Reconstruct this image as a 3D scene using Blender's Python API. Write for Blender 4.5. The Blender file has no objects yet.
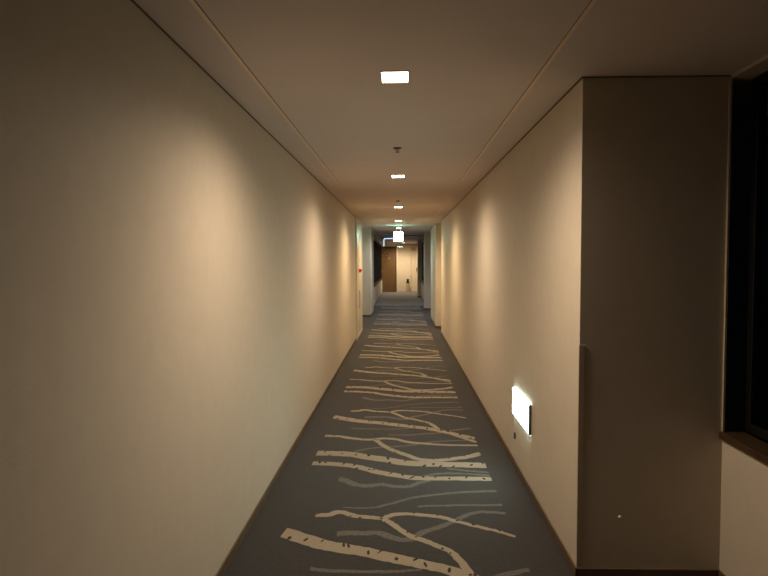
import bpy, math, random
from mathutils import Vector, Matrix
random.seed(4)
S = bpy.context.scene
COL = S.collection

# ------------------------------------------------------------------ dimensions (metres)
H = 2.4            # ceiling height
XL, XR = -0.884, 0.851   # corridor walls
XW = 1.53          # low wall under the near window
EYE = 1.540
YB = -3.2          # wall behind the viewer
YC = 2.873         # corner where the corridor narrows
HF = 2.46          # raised ceiling of the far section
YS = 14.62         # ceiling step
YE = 30.7          # end of the corridor
BASE = 0.056       # baseboard height

# ------------------------------------------------------------------ materials
def new_mat(name):
    m = bpy.data.materials.new(name); m.use_nodes = True
    return m, m.node_tree.nodes, m.node_tree.links, m.node_tree.nodes['Principled BSDF']

def mat(name, col, rough=0.6, metal=0.0, spec=0.5, var=0.06, vscale=30.0, bump=0.0, bscale=200.0, stretch=(1, 1, 1)):
    m, n, l, b = new_mat(name)
    b.inputs['Roughness'].default_value = rough
    b.inputs['Metallic'].default_value = metal
    b.inputs['Specular IOR Level'].default_value = spec
    tc = n.new('ShaderNodeTexCoord'); mp = n.new('ShaderNodeMapping')
    mp.inputs['Scale'].default_value = stretch
    l.new(tc.outputs['Object'], mp.inputs['Vector'])
    ns = n.new('ShaderNodeTexNoise'); ns.inputs['Scale'].default_value = vscale; ns.inputs['Detail'].default_value = 5
    l.new(mp.outputs[0], ns.inputs['Vector'])
    r = n.new('ShaderNodeValToRGB')
    r.color_ramp.elements[0].position = .3; r.color_ramp.elements[1].position = .7
    r.color_ramp.elements[0].color = tuple(c * (1 - var) for c in col) + (1,)
    r.color_ramp.elements[1].color = tuple(min(1, c * (1 + var)) for c in col) + (1,)
    l.new(ns.outputs['Fac'], r.inputs['Fac']); l.new(r.outputs['Color'], b.inputs['Base Color'])
    if bump:
        nb = n.new('ShaderNodeTexNoise'); nb.inputs['Scale'].default_value = bscale; nb.inputs['Detail'].default_value = 3
        l.new(mp.outputs[0], nb.inputs['Vector'])
        bp = n.new('ShaderNodeBump'); bp.inputs['Strength'].default_value = bump; bp.inputs['Distance'].default_value = 0.002
        l.new(nb.outputs['Fac'], bp.inputs['Height']); l.new(bp.outputs[0], b.inputs['Normal'])
    return m

def emit(name, col, s):
    m = bpy.data.materials.new(name); m.use_nodes = True
    n = m.node_tree.nodes; n.clear()
    e = n.new('ShaderNodeEmission'); e.inputs[0].default_value = tuple(col) + (1,); e.inputs[1].default_value = s
    o = n.new('ShaderNodeOutputMaterial'); m.node_tree.links.new(e.outputs[0], o.inputs[0])
    return m

def wood(name, c1, c2, rough=.4):
    m, n, l, b = new_mat(name)
    tc = n.new('ShaderNodeTexCoord'); mp = n.new('ShaderNodeMapping'); mp.inputs['Scale'].default_value = (12, 12, .8)
    l.new(tc.outputs['Object'], mp.inputs[0])
    ns = n.new('ShaderNodeTexNoise'); ns.inputs['Scale'].default_value = 4; ns.inputs['Detail'].default_value = 8; ns.inputs['Distortion'].default_value = .6
    l.new(mp.outputs[0], ns.inputs[0])
    r = n.new('ShaderNodeValToRGB'); r.color_ramp.elements[0].position = .35; r.color_ramp.elements[1].position = .65
    r.color_ramp.elements[0].color = tuple(c1) + (1,); r.color_ramp.elements[1].color = tuple(c2) + (1,)
    l.new(ns.outputs['Fac'], r.inputs[0]); l.new(r.outputs[0], b.inputs['Base Color'])
    b.inputs['Roughness'].default_value = rough
    return m

def glass(name, tint=(.9, .95, 1)):
    m, n, l, b = new_mat(name)
    b.inputs['Base Color'].default_value = tuple(tint) + (1,)
    b.inputs['Roughness'].default_value = 0.0
    b.inputs['IOR'].default_value = 1.45
    b.inputs['Transmission Weight'].default_value = 1.0
    return m

def wallpaper(name, col):
    # woven beige wallpaper: fine vertical and horizontal threads plus faint mottling
    m, n, l, b = new_mat(name)
    b.inputs['Roughness'].default_value = .62; b.inputs['Specular IOR Level'].default_value = .3
    tc = n.new('ShaderNodeTexCoord')
    ns = n.new('ShaderNodeTexNoise'); ns.inputs['Scale'].default_value = 9; ns.inputs['Detail'].default_value = 8; ns.inputs['Roughness'].default_value = .7
    l.new(tc.outputs['Object'], ns.inputs[0])
    r = n.new('ShaderNodeValToRGB'); r.color_ramp.elements[0].position = .3; r.color_ramp.elements[1].position = .7
    r.color_ramp.elements[0].color = tuple(c * .955 for c in col) + (1,); r.color_ramp.elements[1].color = tuple(c * 1.03 for c in col) + (1,)
    l.new(ns.outputs['Fac'], r.inputs[0]); l.new(r.outputs[0], b.inputs['Base Color'])
    mp = n.new('ShaderNodeMapping'); mp.inputs['Scale'].default_value = (90, 90, 600)
    l.new(tc.outputs['Object'], mp.inputs[0])
    n1 = n.new('ShaderNodeTexNoise'); n1.inputs['Scale'].default_value = 1; n1.inputs['Detail'].default_value = 2
    l.new(mp.outputs[0], n1.inputs[0])
    mp2 = n.new('ShaderNodeMapping'); mp2.inputs['Scale'].default_value = (500, 500, 60)
    l.new(tc.outputs['Object'], mp2.inputs[0])
    n2 = n.new('ShaderNodeTexNoise'); n2.inputs['Scale'].default_value = 1; n2.inputs['Detail'].default_value = 2
    l.new(mp2.outputs[0], n2.inputs[0])
    ad = n.new('ShaderNodeMath'); ad.operation = 'ADD'; l.new(n1.outputs['Fac'], ad.inputs[0]); l.new(n2.outputs['Fac'], ad.inputs[1])
    bp = n.new('ShaderNodeBump'); bp.inputs['Strength'].default_value = .35; bp.inputs['Distance'].default_value = .0012
    l.new(ad.outputs[0], bp.inputs['Height']); l.new(bp.outputs[0], b.inputs['Normal'])
    return m

WALL = (.60, .52, .42)
M = dict(
    wall=wallpaper('beige_wallpaper', WALL),
    ceil=mat('ceiling_paint', (.72, .605, .54), rough=.85, spec=.2, var=.02, vscale=3, bump=.12, bscale=90),
    base=mat('brown_baseboard', (.12, .08, .045), rough=.45, var=.1, vscale=12),
    gap=mat('dark_shadow_trim', (.16, .11, .065), rough=.7, var=.05),
    slot=mat('tan_ceiling_strip', (.92, .68, .48), rough=.5, var=.03),
    slotd=mat('dark_ceiling_groove', (.05, .035, .02), rough=.8),
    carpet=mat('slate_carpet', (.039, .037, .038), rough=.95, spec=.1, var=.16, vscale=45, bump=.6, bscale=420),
    carpet_lit=mat('grey_carpet_lit', (.15, .15, .155), rough=.95, spec=.1, var=.2, vscale=45, bump=.6, bscale=420),  # paler copy of the carpet, far lamp light put into its colour
    birch=mat('birch_pattern_wool', (.31, .262, .20), rough=.95, spec=.1, var=.13, vscale=110, bump=.6, bscale=420),
    faint=mat('faint_branch_wool', (.12, .112, .102), rough=.95, spec=.1, var=.3, vscale=60, bump=.6, bscale=420),
    fleck=mat('birch_fleck_wool', (.045, .04, .035), rough=.95, spec=.1, var=.2),
    wood=wood('dark_brown_wood', (.04, .022, .010), (.07, .04, .018), .35),
    door=wood('walnut_door', (.11, .058, .02), (.18, .10, .038), .32),
    beige=mat('cream_painted_panel', (.66, .54, .38), rough=.5, var=.03, vscale=5),
    steel=mat('cream_enamel_steel', (.60, .53, .42), rough=.28, var=.02, vscale=4),
    tan=mat('tan_laminate', (.46, .33, .20), rough=.5, var=.05),
    black=mat('black_plastic', (.012, .011, .011), rough=.35),
    dark=mat('dark_grey_metal', (.10, .10, .10), rough=.4, metal=.5),
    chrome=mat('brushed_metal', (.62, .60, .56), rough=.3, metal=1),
    white=mat('white_plastic', (.78, .77, .74), rough=.4, var=.02),
    guard=mat('beige_plastic_guard', (.47, .39, .29), rough=.4, var=.03),
    frame=mat('dark_window_frame', (.006, .0055, .005), rough=.4, var=.08),
    red=mat('red_lamp_plastic', (.62, .02, .02), rough=.3, var=.02),
    glass=glass('window_glass'),
    lamp=emit('downlight_diffuser', (1, .86, .64), 26),
    signw=emit('sign_panel_light', (.72, 1.0, .90), 20),
    exitw=emit('exit_panel_light', (.45, 1.0, .82), 34),
    signg=emit('sign_green_mark', (.42, 1.0, .72), 5),
    tube=emit('pale_blue_edge_glow', (.52, .70, 1.0), 1.6),  # glow painted in for a lit edge, no lamp
    redglow=emit('red_indicator', (1, .03, .04), .45),
)

for k_, a_ in (('carpet', .2), ('carpet_lit', .25), ('birch', .08), ('faint', .17)):
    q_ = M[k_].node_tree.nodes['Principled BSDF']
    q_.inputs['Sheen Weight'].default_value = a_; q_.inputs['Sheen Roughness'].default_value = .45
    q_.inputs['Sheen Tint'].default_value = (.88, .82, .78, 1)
# ------------------------------------------------------------------ mesh helpers
class MB:
    def __init__(s): s.v = []; s.f = []; s.mi = []; s.cur = 0
    def box(s, x0, x1, y0, y1, z0, z1):
        b = len(s.v)
        s.v += [(x, y, z) for z in (z0, z1) for y in (y0, y1) for x in (x0, x1)]
        for q in ((0, 2, 3, 1), (4, 5, 7, 6), (0, 1, 5, 4), (2, 6, 7, 3), (0, 4, 6, 2), (1, 3, 7, 5)):
            s.f.append([b + i for i in q]); s.mi.append(s.cur)
        return s
    def poly(s, pts):
        b = len(s.v); s.v += [tuple(p) for p in pts]; s.f.append(list(range(b, b + len(pts)))); s.mi.append(s.cur); return s
    def lathe(s, prof, c=(0, 0, 0), axis='z', n=24):
        # prof: (radius, height) pairs turned about an axis through c
        b = len(s.v)
        for r, h in prof:
            for i in range(n):
                a = 2 * math.pi * i / n; p, q = r * math.cos(a), r * math.sin(a)
                d = {'z': (p, q, h), 'y': (p, h, q), 'x': (h, p, q)}[axis]
                s.v.append((c[0] + d[0], c[1] + d[1], c[2] + d[2]))
        for k in range(len(prof) - 1):
            for i in range(n):
                j = (i + 1) % n
                s.f.append([b + k * n + i, b + k * n + j, b + (k + 1) * n + j, b + (k + 1) * n + i]); s.mi.append(s.cur)
        s.f.append([b + i for i in range(n)]); s.mi.append(s.cur)
        e = b + (len(prof) - 1) * n
        s.f.append([e + i for i in range(n)]); s.mi.append(s.cur)
        return s
    def tube(s, pts, r, n=10):
        b = len(s.v); P = [Vector(p) for p in pts]
        for k, p in enumerate(P):
            t = (P[min(k + 1, len(P) - 1)] - P[max(k - 1, 0)]).normalized()
            u = t.orthogonal() if k == 0 else (u - t * u.dot(t))
            u.normalize(); w = t.cross(u)
            for i in range(n):
                a = 2 * math.pi * i / n
                s.v.append(tuple(p + u * (r * math.cos(a)) + w * (r * math.sin(a))))
        for k in range(len(P) - 1):
            for i in range(n):
                j = (i + 1) % n
                s.f.append([b + k * n + i, b + k * n + j, b + (k + 1) * n + j, b + (k + 1) * n + i]); s.mi.append(s.cur)
        s.f.append([b + i for i in range(n)]); s.mi.append(s.cur)
        e = b + (len(P) - 1) * n; s.f.append([e + i for i in range(n)]); s.mi.append(s.cur)
        return s
    def build(s, name, m, parent=None, bevel=0, smooth=False):
        me = bpy.data.meshes.new(name); me.from_pydata(s.v, [], s.f)
        for q in (m if isinstance(m, (list, tuple)) else [m]): me.materials.append(q)
        me.polygons.foreach_set('material_index', s.mi)
        me.update()
        import bmesh
        bm = bmesh.new(); bm.from_mesh(me)
        if any(len(f.verts) > 2 for f in bm.faces) and not getattr(s, 'open', False):
            bmesh.ops.recalc_face_normals(bm, faces=bm.faces)
        bm.to_mesh(me); bm.free()
        o = bpy.data.objects.new(name, me); COL.objects.link(o)
        if parent is not None: o.parent = parent
        if smooth:
            for p in me.polygons: p.use_smooth = True
            me.set_sharp_from_angle(angle=math.radians(40))
        if bevel:
            b = o.modifiers.new('bevel', 'BEVEL'); b.width = bevel; b.segments = 3; b.limit_method = 'ANGLE'
        return o

def empty(name, loc=(0, 0, 0)):
    o = bpy.data.objects.new(name, None); COL.objects.link(o); o.location = loc; o.empty_display_size = .1
    return o
def tag(o, label, cat, group=None):
    o['label'] = label; o['category'] = cat
    if group: o['group'] = group
    return o
def struct(name, mb, m, label, cat, bevel=0):
    o = mb.build(name, m, bevel=bevel); o['kind'] = 'structure'; o['label'] = label; o['category'] = cat
    return o

# ------------------------------------------------------------------ carpet floor with its woven birch pattern
PER = 2.545
F_ = 2.545  # the second repeat was measured one period further on
def far(l): return [(x, y - F_) for x, y in l]
BRANCH = [  # (centre line, width at start, width at end, faint?, flecks?)
    ([(-.521, 3.570), (-.443, 3.577), (-.379, 3.62), (-.282, 3.566), (-.19, 3.547), (-.117, 3.542), (-.04, 3.59), (.052, 3.60), (.117, 3.588), (.232, 3.562), (.306, 3.516), (.4, 3.458), (.482, 3.413), (.561, 3.37), (.637, 3.31)], .054, .030, 0, 1),
    ([(-.125, 3.55), (-.111, 3.530), (-.056, 3.46), (.02, 3.345), (.064, 3.291), (.129, 3.25), (.192, 3.193), (.258, 3.133), (.30, 3.035), (.356, 2.87), (.432, 2.775), (.525, 2.66), (.638, 2.525)], .045, .042, 0, 1),
    ([(-.365, 3.324), (-.293, 3.338), (-.224, 3.333), (-.133, 3.342), (-.064, 3.294), (-.008, 3.265), (.058, 3.272), (.128, 3.36), (.223, 3.427), (.318, 3.51), (.405, 3.604), (.495, 3.642), (.637, 3.624)], .06, .035, 1, 0),
    ([(-.670, 3.338), (-.522, 3.245), (-.415, 3.185), (-.303, 3.150), (-.194, 3.115), (-.086, 3.07), (.018, 3.026), (.14, 2.98), (.265, 2.919), (.401, 2.821), (.51, 2.733), (.637, 2.635)], .115, .07, 0, 2),
    ([(-.367, 3.69), (-.197, 3.686), (-.073, 3.751), (.069, 3.851), (.20, 3.90), (.365, 3.948), (.506, 3.969), (.637, 3.981)], .02, .035, 1, 0),
    ([(.10, 3.715), (.18, 3.726), (.338, 3.737), (.637, 3.751)], .022, .03, 1, 0),
    ([(-.459, 2.934), (-.332, 2.918), (-.082, 2.914), (.1, 2.94)], .035, .02, 1, 0),
    (far([(-.675, 5.230), (-.55, 5.217), (-.43, 5.157), (-.269, 5.122), (-.157, 5.163), (-.044, 5.134), (.068, 5.054), (.2, 5.02), (.373, 4.988), (.637, 4.979)]), .06, .045, 0, 1),
    (far([(-.24, 5.125), (-.205, 5.08), (-.151, 4.963), (-.062, 4.826), (.043, 4.716), (.153, 4.608), (.304, 4.600), (.429, 4.642), (.535, 4.689), (.632, 4.765)]), .045, .075, 0, 1),
    (far([(-.114, 5.274), (.071, 5.269), (.211, 5.313), (.353, 5.348), (.452, 5.417), (.637, 5.50)]), .03, .04, 1, 0),
    (far([(-.381, 4.80), (-.235, 4.891), (-.085, 4.929), (.067, 4.967), (.246, 5.065), (.381, 5.098), (.62, 5.132)]), .03, .03, 1, 0),
    (far([(-.680, 4.747), (-.542, 4.743), (-.394, 4.72), (-.266, 4.659), (-.12, 4.6), (.021, 4.53), (.179, 4.51), (.337, 4.502), (.494, 4.494), (.637, 4.485)]), .12, .115, 0, 2),
    (far([(-.680, 4.504), (-.534, 4.495), (-.393, 4.463), (-.29, 4.408), (-.17, 4.322), (-.037, 4.261), (.094, 4.211), (.241, 4.204), (.426, 4.208), (.637, 4.203)]), .085, .075, 0, 2),
    (far([(.15, 4.239), (.246, 4.293), (.323, 4.311), (.436, 4.308), (.637, 4.272)]), .04, .03, 1, 0),
    (far([(.34, 4.415), (.48, 4.369), (.637, 4.335)]), .03, .03, 1, 0),
    (far([(-.443, 4.184), (-.383, 4.14), (-.323, 4.077), (-.232, 4.055), (-.143, 4.081), (-.035, 4.045), (.054, 4.052), (.128, 4.122), (.202, 4.163)]), .07, .04, 1, 0),
]
def smooth_line(pts, sub=5):
    P = [Vector((x, y)) for x, y in pts]; P = [2 * P[0] - P[1]] + P + [2 * P[-1] - P[-2]]
    out = []
    for i in range(1, len(P) - 2):
        a, b, c, d = P[i - 1:i + 3]
        for k in range(sub):
            t = k / sub
            out.append(.5 * ((2 * b) + (c - a) * t + (2 * a - 5 * b + 4 * c - d) * t * t + (3 * b - a - 3 * c + d) * t ** 3))
    out.append(P[-2]); return out
def add_branch(mb, pts, w0, w1, faint, fl, off, seed):
    rnd = random.Random(seed)
    L = smooth_line(pts); n = len(L); A = []; B = []
    for i, p in enumerate(L):
        t = (L[min(i + 1, n - 1)] - L[max(i - 1, 0)]).normalized(); nn = Vector((-t.y, t.x))
        if i in (0, n - 1): nn = Vector((nn.x * .3, 1)).normalized()
        w = (w0 + (w1 - w0) * i / (n - 1)) / 2
        A.append(p + nn * (w + rnd.uniform(-.004, .004))); B.append(p - nn * (w + rnd.uniform(-.004, .004)))
    z = (.0004 if faint else .0012) + seed * .00003
    mb.cur = 2 if faint else 1
    for i in range(n - 1):
        mb.poly([(q.x, q.y + off, z) for q in (B[i], B[i + 1], A[i + 1], A[i])])
    if fl:
        mb.cur = 3
        cnt = 15 if fl == 2 else 9
        for k in range(cnt):
            i = min(n - 2, max(1, int((k + rnd.uniform(.1, .9)) * n / cnt)))
            w = (A[i] - B[i]).length; e = rnd.choice((.12, .5, .8, .88)) if fl == 2 else rnd.choice((.15, .85))
            c = B[i].lerp(A[i], e) + Vector((rnd.uniform(-.01, .01), 0))
            a = rnd.uniform(.006, .012); b = rnd.uniform(.016, .030) if fl == 2 else rnd.uniform(.006, .012); sl = rnd.uniform(-.3, .7)
            pts2 = []
            for q in range(7):
                th = 2 * math.pi * q / 7; yy = b * math.sin(th)
                pts2.append((c.x + a * math.cos(th) + sl * yy, c.y + yy + off, .0021))
            mb.poly(pts2)
fb = MB(); fb.open = True
fb.cur = 0
def fquad(x0, x1, y0, y1, z=0): fb.poly([(x0, y0, z), (x1, y0, z), (x1, y1, z), (x0, y1, z)])
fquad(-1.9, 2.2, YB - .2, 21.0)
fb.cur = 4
fquad(-1.9, 2.2, 21.0, 33.0)  # far stretch coloured as if brighter lit
for k in range(-2, 11):
    for bi, (pts, w0, w1, fa, fl) in enumerate(BRANCH):
        ys = [y + k * PER for x, y in pts]
        if max(ys) > 30.4 or min(ys) < YB + .1: continue
        fl2 = fl if ys[0] < 12 else 0
        add_branch(fb, pts, w0, w1, fa, fl2, k * PER, bi)
# floor body underneath, so the floor has a thickness
fb.cur = 0
fb.poly([(-1.9, YB - .2, -.1), (-1.9, 33, -.1), (2.2, 33, -.1), (2.2, YB - .2, -.1)])
for a, b in (((-1.9, YB - .2), (2.2, YB - .2)), ((2.2, YB - .2), (2.2, 33)), ((2.2, 33), (-1.9, 33)), ((-1.9, 33), (-1.9, YB - .2))):
    fb.poly([(a[0], a[1], -.1), (b[0], b[1], -.1), (b[0], b[1], 0), (a[0], a[1], 0)])
struct('floor', fb, [M['carpet'], M['birch'], M['faint'], M['fleck'], M['carpet_lit']],
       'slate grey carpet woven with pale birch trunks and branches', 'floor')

# ------------------------------------------------------------------ ceiling
cb = MB()
cb.box(-1.9, 2.2, YB - .2, YS, H, H + .25)
cb.box(-1.9, 2.2, YS, 33.0, HF, H + .25)
struct('ceiling', cb, M['ceil'], 'plain plaster ceiling over the whole corridor', 'ceiling')

# ------------------------------------------------------------------ walls
T = .35
def wall(name, boxes, label, m='wall', cat='wall'):
    b = MB()
    for q in boxes: b.box(*q)
    return struct(name, b, M[m], label, cat)
Y1L = 13.35        # left wall ends, niche
Y2L = 16.67        # left pillar begins
YWL0, YWL1 = 18.5, 29.6
wall('wall_left', [(XL - T, XL, YB, Y1L, 0, H)], 'long beige wall along the left side')
wall('wall_left_niche', [(-1.75, -1.35, Y1L, Y2L, 0, HF)], 'greenish recessed wall at the back of the left niche')
wall('wall_left_pillar', [(-1.75, -.846, Y2L, YWL0, 0, HF)], 'pale wall pier on the left beyond the niche')
XFW = -.935
wall('wall_left_far', [(XFW - .14, XFW, YWL0, YWL1, 0, .66), (XFW - .14, XFW, YWL0, YWL1, 2.36, HF), (-1.75, -1.08, YWL1, YE, 0, HF)],
     'low pale wall under the far left window')
Y1R = 12.75
wall('wall_right', [(XR, XR + .55, YC, Y1R, 0, H), (XR + .55, XW, YC, YC + .3, 0, H)], 'beige right wall with dark return face beside the near window')
wall('wall_right_niche', [(1.05, 1.4, Y1R, 13.797, 0, H)], 'back of the shallow niche in the right wall')
wall('wall_right_pillar', [(.797, 1.4, 13.797, 16.15, 0, H), (1.0, 1.4, 16.15, 19.05, 0, HF)], 'pale wall pier on the right beyond the niche')
wall('wall_right_far', [(.742, 1.4, 19.05, 19.75, 0, HF), (.86, 1.0, 19.75, 25.77, 0, .66), (.86, 1.0, 19.75, 25.77, 2.36, HF),
                        (.705, 1.2, 25.77, 26.15, 0, HF), (.86, 1.2, 26.15, 30.7, 0, HF)], 'far right wall piers with low window wall between')
wall('wall_window', [(XW, XW + .16, YB, YC + .3, 0, .695), (XW, XW + .16, YB, YC + .3, 2.385, H)], 'low beige wall under the near right window')
wall('wall_back', [(XL - T, XW + .2, YB - .2, YB, 0, H)], 'plain wall behind the viewer')
wall('wall_end', [(-1.75, 1.4, YE, YE + .15, 0, HF), (-1.08, -.215, YE - .4, YE, 2.29, HF), (-.235, -.18, YE - .4, YE, 0, HF)], 'end wall of the corridor behind the brown door')

# baseboards
def bboard(name, segs, label):
    b = MB()
    for q in segs: b.box(*q, 0, BASE)
    o = struct(name, b, M['base'], label, 'baseboard', bevel=.002); return o
d = .009
bboard('baseboard_left', [(XL, XL + d, YB, 11.62), (-1.35, -.846, Y2L - d, Y2L), (-.846, -.846 + d, Y2L - d, YWL0), (XFW, XFW + d, YWL0, YWL1)], 'brown baseboard along the left wall')
bboard('baseboard_right', [(XR - d, XR, YC - d, Y1R), (XR - d, XW, YC - d, YC), (.797 - d, 1.05, 13.797 - d, 13.797), (.797 - d, .797, 13.797, 16.15),
                           (.742 - d, 1.0, 19.05 - d, 19.05), (.742 - d, .742, 19.05, 19.75), (.705 - d, .86, 25.77 - d, 25.77), (.86 - d, .86, 19.75, 25.75)], 'brown baseboard along the right wall')
bboard('baseboard_window', [(XW - d, XW, YB, YC - d)], 'brown baseboard under the near window')

# dark shadow line where walls meet the ceiling
tb = MB()
tb.box(XL, XL + .006, YB, Y1L, H - .005, H)
tb.box(XR - .008, XR, YC - .008, Y1R, H - .005, H)
tb.box(XR - .008, XW, YC - .008, YC, H - .005, H)
struct('trim_1', tb, M['gap'], 'thin dark line where the walls meet the ceiling', 'trim')
def slot(n, x, segs, label, z=H, w=.016):
    b = MB()
    for y0, y1 in segs:
        b.cur = 0; b.box(x, x + w, y0, y1, z - .004, z)
        b.cur = 1; b.box(x + w if x < 0 else x - .002, x + w + .002 if x < 0 else x, y0, y1, z - .0015, z)
    struct('trim_%d' % n, b, [M['slot'], M['slotd']], label, 'trim')
slot(2, -.694, [(YB, 6.55)], 'long thin tan strip in the ceiling on the left')
slot(3, .630, [(YB, 6.45)], 'long thin tan strip in the ceiling on the right')
slot(4, -.745, [(9.55, 10.7)], 'short tan strip in the ceiling on the left')
slot(5, .628, [(9.0, 11.6)], 'short tan strip in the ceiling on the right')
b = MB(); b.box(-.77, -.75, 15.3, 29, HF - .004, HF)
struct('trim_6', b, M['gap'], 'dark groove in the far ceiling on the left', 'trim')

# ------------------------------------------------------------------ windows
# near window: recessed frame, glass and wooden sill
wf = MB()
yw0, yw1 = YB, YC
xg = XW + .12
wf.box(xg - .02, xg + .03, yw0, yw1, .735, .775); wf.box(xg - .02, xg + .03, yw0, yw1, 2.345, 2.385)
for y in (yw0, .30, yw1 - .05): wf.box(xg - .02, xg + .03, y, y + .05, .775, 2.345)
win = struct('window_1', wf, M['frame'], 'large dark window at the near right', 'window', bevel=.003)
g = MB(); g.box(xg, xg + .008, yw0 + .05, .30, .775, 2.345); g.box(xg, xg + .008, .35, yw1 - .05, .775, 2.345)
g.build('window_pane', M['glass'], win)
s = MB(); s.box(XW - .018, xg - .02, yw0, yw1, .695, .728); so = s.build('window_sill', M['wood'], win, bevel=.004)
j = MB(); j.box(XW - .006, XW + .006, YC - .012, YC, .728, H - .009); j.build('window_jamb', M['guard'], win, bevel=.002)

def far_window(n, x, side, y0, y1, label):
    b = MB(); xa, xb = sorted((x + side * .09, x + side * .13))
    b.box(xa, xb, y0, y1, .70, .74); b.box(xa, xb, y0, y1, 2.32, 2.36)
    k = max(2, int((y1 - y0) / 1.0) + 1)
    xm_, xn_ = sorted((x + side * .03, x + side * .13))
    for i in range(k):
        y = y0 + (y1 - y0 - .05) * i / (k - 1); b.box(xm_, xn_, y, y + .05, .74, 2.32)
    w = struct('window_%d' % n, b, M['frame'], label, 'window')
    g = MB(); xm = (xa + xb) / 2
    for i in range(k - 1):
        ya = y0 + (y1 - y0 - .05) * i / (k - 1) + .05; yb = y0 + (y1 - y0 - .05) * (i + 1) / (k - 1)
        g.box(xm - .004, xm + .004, ya, yb, .74, 2.32)
    g.build('window_pane', M['glass'], w)
    s = MB(); xs = sorted((x - side * .015, x + side * .09)); s.box(xs[0], xs[1], y0, y1, .66, .69); s.build('window_sill', M['wood'], w)
far_window(2, XFW, -1, YWL0, YWL1, 'dark window on the far left above a low wall')
far_window(3, .86, 1, 19.75, 25.77, 'dark window on the far right above a low wall')

# ------------------------------------------------------------------ end of the corridor: brown door, cream panels
YD = YE - .4
db = MB(); db.box(-1.08, -1.04, YD - .02, YD + .05, 0, 2.29); db.box(-.275, -.235, YD - .02, YD + .05, 0, 2.29); db.box(-1.04, -.275, YD - .02, YD + .05, 2.24, 2.29)
dr = struct('door_1', db, M['wood'], 'brown door with small pale discs at the end', 'door')
b = MB(); b.box(-1.035, -.28, YD, YD + .04, .008, 2.235); leaf = b.build('door_leaf', M['door'], dr)
b = MB(); b.box(-1.0, -.975, YD - .05, YD - .035, .98, 1.16); b.box(-.995, -.98, YD - .036, YD, 1.0, 1.02); b.box(-.995, -.98, YD - .036, YD, 1.12, 1.14); b.build('door_handle', M['chrome'], dr)
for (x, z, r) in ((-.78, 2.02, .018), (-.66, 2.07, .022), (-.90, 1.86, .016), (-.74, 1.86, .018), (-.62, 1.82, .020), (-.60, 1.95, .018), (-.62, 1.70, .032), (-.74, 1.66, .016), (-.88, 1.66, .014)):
    b = MB(); b.lathe([(r, 0), (r, -.006), (r * .6, -.012)], (x, YD, z), 'y', 12); b.build('door_disc', M['chrome'], dr)  # pale specks on the leaf built as small metal discs

b = MB(); b.box(-.18, .47, YE - .06, YE, 0, 2.36)
struct('wall_end_panel', b, M['beige'], 'cream wall panel right of the brown door', 'wall')
b = MB(); b.box(.47, .50, YE - .16, YE, 0, 2.32); b.box(.74, .86, YE - .22, YE, 0, 2.32); b.box(.50, .74, YE - .16, YE, 2.26, 2.32)
d2 = struct('door_2', b, M['beige'], 'narrow cream door at the right of the end wall', 'door')
b = MB(); b.box(.50, .74, YE - .08, YE - .04, .01, 2.08); b.build('door_leaf', M['beige'], d2)
b = MB(); b.box(.50, .74, YE - .12, YE - .03, 2.08, 2.26); b.build('door_head_panel', M['tan'], d2)
b = MB(); b.box(.77, .80, YE - .25, YE - .22, 1.04, 1.22); b.build('door_handle', M['black'], d2)

bn = tag(empty('pedestal_bin', (.335, YE - .28, 0)), 'small tan pedestal bin with black top before the end wall', 'bin')
b = MB(); b.box(-.085, .085, -.085, .085, 0, .44); b.build('bin_body', M['tan'], bn, bevel=.006)
b = MB(); b.box(-.09, .09, -.09, .09, .44, .50); b.box(-.06, .06, -.06, .06, .50, .66); b.build('bin_top', M['black'], bn, bevel=.01)

# ------------------------------------------------------------------ downlights
LX = -.03
def make_light(loc, label, on=True):
    t = tag(empty('recessed_downlight', loc), label, 'ceiling light', 'square downlights along the corridor ceiling')
    return t
LIGHTS = [(-.028, 2.83, H, 'nearest square downlight glowing in the ceiling', .86),
          (-.030, 6.08, H, 'second square downlight from the viewer', 1.0),
          (-.045, 9.50, H, 'third square downlight from the viewer', 1.35),
          (-.060, 12.78, H, 'fourth square downlight just before the hanging exit sign', 1.7),
          (-.065, 16.45, HF, 'added square downlight just behind the hanging exit sign', 1.1),  # added to light the piers and floor past the sign, no lamp seen
          (-.068, 20.3, HF, 'added square downlight between exit sign and the glass smoke barrier', .8),  # second added lamp, keeps the stretch before the barrier lit
          (-.070, 22.8, HF, 'unseen square downlight behind the exit sign between the far windows', .3),  # unseen lamp, placed so the far floor comes out lit
          (-.080, 26.1, HF, 'unseen square downlight behind the exit sign near the end of the far windows', .6),  # also unseen, set for the light on the far low walls
          (.12, 29.4, HF, 'square downlight last in the corridor before the brown door', 2)]
proto = None
cool = (.93, .95, 1.0)  # colour of the added lamps past the exit sign
def ring_mesh():
    b = MB(); ox, oy, ix, iy = .067, .085, .060, .078
    for q in ((-ox, ox, -oy, -iy), (-ox, ox, iy, oy), (-ox, -ix, -iy, iy), (ix, ox, -iy, iy)): b.box(*q, -.006, 0)
    return b
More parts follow.
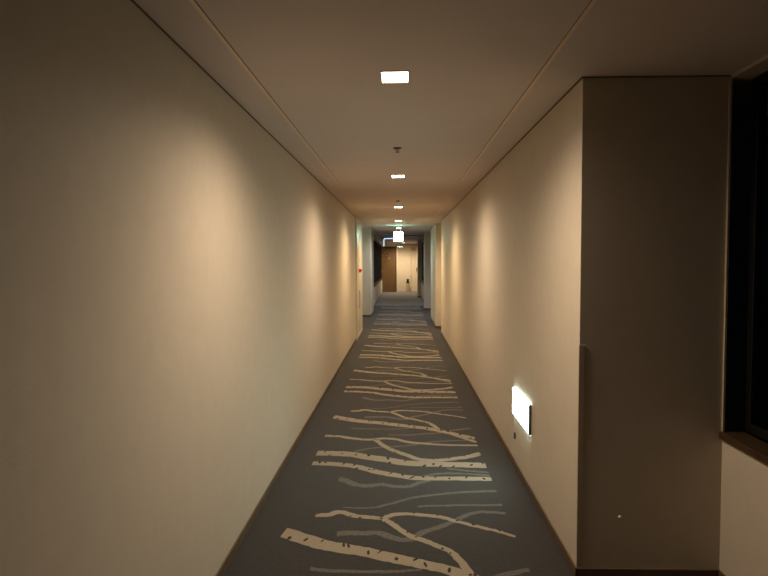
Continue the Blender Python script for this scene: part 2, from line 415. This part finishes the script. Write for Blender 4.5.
for i, (x, y, z, lab, pw) in enumerate(LIGHTS):
    t = tag(empty('recessed_downlight', (x, y, z)), lab, 'ceiling light', 'square downlights along the corridor ceiling')
    if proto is None:
        r = ring_mesh().build('trim_ring', M['white'], t, bevel=.0015)
        b = MB(); b.box(-.060, .060, -.078, .078, -.0045, 0); dfu = b.build('diffuser', M['lamp'], t)
        proto = (r, dfu)
    else:
        for q in proto:
            c = q.copy(); COL.objects.link(c); c.parent = t
    L = bpy.data.lights.new('downlight_beam', 'SPOT'); L.shadow_soft_size = .05; L.spot_size = math.radians(166); L.spot_blend = 1.0
    L.energy = 112 * pw; L.color = cool if 15 < y < 21 else (1.0, .79, .575) if y < 8 else (1.0, .755, .45) if y < 14 else (1.0, .85, .64)
    lo = bpy.data.objects.new('downlight_beam', L); COL.objects.link(lo); lo.location = (0, 0, -.06); lo.parent = t

# ------------------------------------------------------------------ sprinklers in the ceiling
def sprinkler(x, y, lab):
    t = tag(empty('sprinkler_head', (x, y, H)), lab, 'sprinkler', 'sprinkler heads in the ceiling')
    b = MB(); b.lathe([(.034, .002), (.034, -.003), (.026, -.007), (.012, -.009)], n=24); b.build('escutcheon', M['dark'], t, smooth=True)
    b = MB(); b.lathe([(.007, -.008), (.007, -.022), (.004, -.026)], n=12)
    for s_ in (-1, 1): b.tube([(s_ * .010, 0, -.008), (s_ * .013, 0, -.018), (s_ * .004, 0, -.032)], .002, 6)
    b.build('nozzle', M['chrome'], t)
    b = MB(); b.lathe([(.016, -.032), (.016, -.034)], n=16); b.build('deflector', M['dark'], t)
sprinkler(-.028, 4.59, 'small sprinkler head between the first and second downlights')
sprinkler(-.045, 8.55, 'small sprinkler head just before the third downlight')

# ------------------------------------------------------------------ hanging exit sign
ex = tag(empty('exit_sign', (-.067, 14.57, H)), 'glowing green-white square exit sign hanging from the ceiling', 'sign')
b = MB(); b.box(-.113, .113, -.016, .016, -.372, -.146); b.build('housing', M['white'], ex, bevel=.004)
b = MB(); b.box(-.109, .109, -.021, -.016, -.368, -.150); fr = b.build('sign_panel', M['exitw'], ex)
b = MB(); b.box(-.109, .109, .016, .021, -.368, -.150); b.build('sign_panel', M['exitw'], ex)
b = MB(); b.tube([(-.05, 0, -.146), (-.05, 0, -.02)], .008); b.tube([(.05, 0, -.146), (.05, 0, -.02)], .008); b.box(-.09, .09, -.03, .03, -.022, 0); b.build('ceiling_bracket', M['white'], ex)
# running figure leaving through a doorway
b = MB(); y = -.022; cz = -.26
def pl(pts): b.poly([(px, y, cz + pz) for px, pz in pts])
def bar(p, q, w):
    p = Vector(p); q = Vector(q); t_ = (q - p).normalized(); n_ = Vector((-t_.y, t_.x)) * w / 2
    pl([tuple(v) for v in (p - n_, q - n_, q + n_, p + n_)])
pl([(-.008 + .013 * math.cos(a * .628), .075 + .013 * math.sin(a * .628)) for a in range(10)])
bar((-.012, .055), (-.028, .0), .026); bar((-.012, .05), (.03, .03), .012); bar((-.02, .05), (-.06, .035), .012)
bar((-.026, .0), (.015, -.03), .015); bar((.015, -.03), (.008, -.07), .013); bar((-.028, .0), (-.05, -.04), .015); bar((-.05, -.04), (-.09, -.045), .013)
bar((.06, -.09), (.06, .095), .010); bar((.03, .095), (.105, .095), .010); bar((.10, .095), (.10, -.09), .010)
b.open = True; b.build('running_figure', M['signg'], fr)

# ------------------------------------------------------------------ low passage guide light on the right wall
XS = XR
sg = tag(empty('guide_light', (XS, 4.20, .502)), 'glowing white guide light low on the right wall', 'sign')
W2, Z2 = .285, .095
b = MB(); b.box(-.011, 0, -W2 - .004, W2 + .004, -Z2 + .008, Z2 - .008); b.build('housing', M['dark'], sg, bevel=.002)
b = MB(); b.box(-.017, -.011, -W2, W2, -Z2, Z2); sp = b.build('sign_panel', M['signw'], sg)
b = MB(); b.box(-.019, -.0, -W2 - .005, -W2, -Z2 - .004, Z2 + .004); b.build('end_cap', M['dark'], sg, bevel=.002)
for s_ in (-1, 1):
    b = MB(); b.open = True; c = s_ * .16
    b.poly([(-.018, c + s_ * .06, 0), (-.018, c, .045), (-.018, c, .016), (-.018, c - s_ * .07, .016), (-.018, c - s_ * .07, -.016), (-.018, c, -.016), (-.018, c, -.045)])
    b.build('arrow_mark', M['signg'], sp)
b = MB(); b.tube([(-.010, .23, -Z2 + .01), (-.010, .23, -Z2 - .14)], .0012, 6); cord = b.build('pull_cord', M['white'], sg)
b = MB(); b.lathe([(.004, -Z2 - .135), (.008, -Z2 - .145), (.008, -Z2 - .175), (.004, -Z2 - .185)], (-.010, .23, 0), 'z', 12); b.build('cord_knob', M['dark'], cord)

# ------------------------------------------------------------------ corner guard and screw on the return face
b = MB(); b.box(XR - .0025, XR, YC - .0025, YC + .012, BASE, 1.14); b.box(XR - .0025, XR + .024, YC - .0025, YC, BASE, 1.14)
tag(b.build('corner_guard', M['guard'], bevel=.001), 'beige plastic corner guard on the lower right wall corner', 'corner guard')
b = MB(); b.lathe([(.0075, .002), (.0075, -.003), (.004, -.006)], (1.052, YC, .307), 'y', 16)
tag(b.build('screw_cap', M['white'], smooth=True), 'tiny pale screw cap low on the dark return face', 'screw cap')

# ------------------------------------------------------------------ hydrant cabinet on the left wall
hy = tag(empty('hydrant_cabinet', (XL, 12.47, 0)), 'tall cream hydrant cabinet with red lamp at end of left wall', 'cabinet')
b = MB()
b.box(0, .022, -.86, -.80, 0, H - .012); b.box(0, .022, .80, .86, 0, H - .012); b.box(0, .022, -.80, .80, 0, .06); b.box(0, .022, -.80, .80, H - .08, H - .012)
b.build('cabinet_frame', M['steel'], hy, bevel=.003)
for y0, y1 in ((-.795, -.003), (.003, .795)):
    b = MB(); b.box(0, .014, y0, y1, .065, H - .085); dd = b.build('cabinet_door', M['steel'], hy, bevel=.003)
b = MB(); b.box(.014, .024, .03, .06, .56, .94); b.build('cabinet_handle', M['dark'], dd, bevel=.002)
b = MB(); b.lathe([(.05, .014), (.05, .022), (.042, .026)], (0, -.12, 1.355), 'x', 24); rl = b.build('lamp_base', M['red'], hy, smooth=True)
b = MB(); b.lathe([(.036, .024), (.036, .045), (.026, .066), (.010, .074)], (0, -.12, 1.355), 'x', 24); b.build('red_lamp', M['redglow'], rl, smooth=True)

# ------------------------------------------------------------------ glass smoke barrier and added pale blue edge glow beyond the exit sign
sb = tag(empty('smoke_barrier', (0, 21.0, HF)), 'clear glass smoke barrier across the far ceiling', 'smoke barrier')
b = MB(); b.box(XFW + .01, .84, -.003, .003, -.42, -.01); b.build('glass_pane', M['glass'], sb)
b = MB(); b.box(XFW + .01, .84, -.012, .012, -.018, 0); b.build('top_rail', M['dark'], sb)
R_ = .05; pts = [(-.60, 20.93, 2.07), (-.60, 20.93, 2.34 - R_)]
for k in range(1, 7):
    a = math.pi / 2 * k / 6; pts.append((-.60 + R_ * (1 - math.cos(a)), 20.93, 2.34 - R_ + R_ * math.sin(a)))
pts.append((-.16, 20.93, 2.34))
tt = tag(empty('edge_glow', (-.38, 20.93, HF)), 'bent pale blue glowing bar added for a lit edge behind the exit sign', 'edge glow')  # glowing bar and hangers added for the reflecting edge of the glass barrier
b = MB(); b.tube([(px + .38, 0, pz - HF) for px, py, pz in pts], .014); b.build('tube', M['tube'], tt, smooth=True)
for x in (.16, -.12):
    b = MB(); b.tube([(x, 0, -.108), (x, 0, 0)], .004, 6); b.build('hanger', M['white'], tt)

# ------------------------------------------------------------------ world, camera
w = bpy.data.worlds.new('night'); S.world = w; w.use_nodes = True
w.node_tree.nodes['Background'].inputs[0].default_value = (.02, .025, .035, 1); w.node_tree.nodes['Background'].inputs[1].default_value = .02

yaw, pitch, roll = .0287, .0440, -.0024
R = Vector((math.cos(yaw), math.sin(yaw), 0)); F = Vector((-math.sin(yaw) * math.cos(pitch), math.cos(yaw) * math.cos(pitch), -math.sin(pitch))); U = R.cross(F)
R2 = math.cos(roll) * R + math.sin(roll) * U; U2 = math.cos(roll) * U - math.sin(roll) * R
cd = bpy.data.cameras.new('camera'); cam = bpy.data.objects.new('camera', cd); COL.objects.link(cam)
cam.matrix_world = Matrix(((R2.x, U2.x, -F.x, 0), (R2.y, U2.y, -F.y, 0), (R2.z, U2.z, -F.z, EYE), (0, 0, 0, 1)))
cd.sensor_fit = 'HORIZONTAL'; cd.sensor_width = 36; cd.lens = 600 / 768 * 36; cd.clip_start = .05; cd.clip_end = 200
S.camera = cam
S.view_settings.view_transform = 'Standard'; S.view_settings.look = 'None'; S.view_settings.gamma = 1; S.view_settings.use_curve_mapping = False
S.view_settings.exposure = 0.0
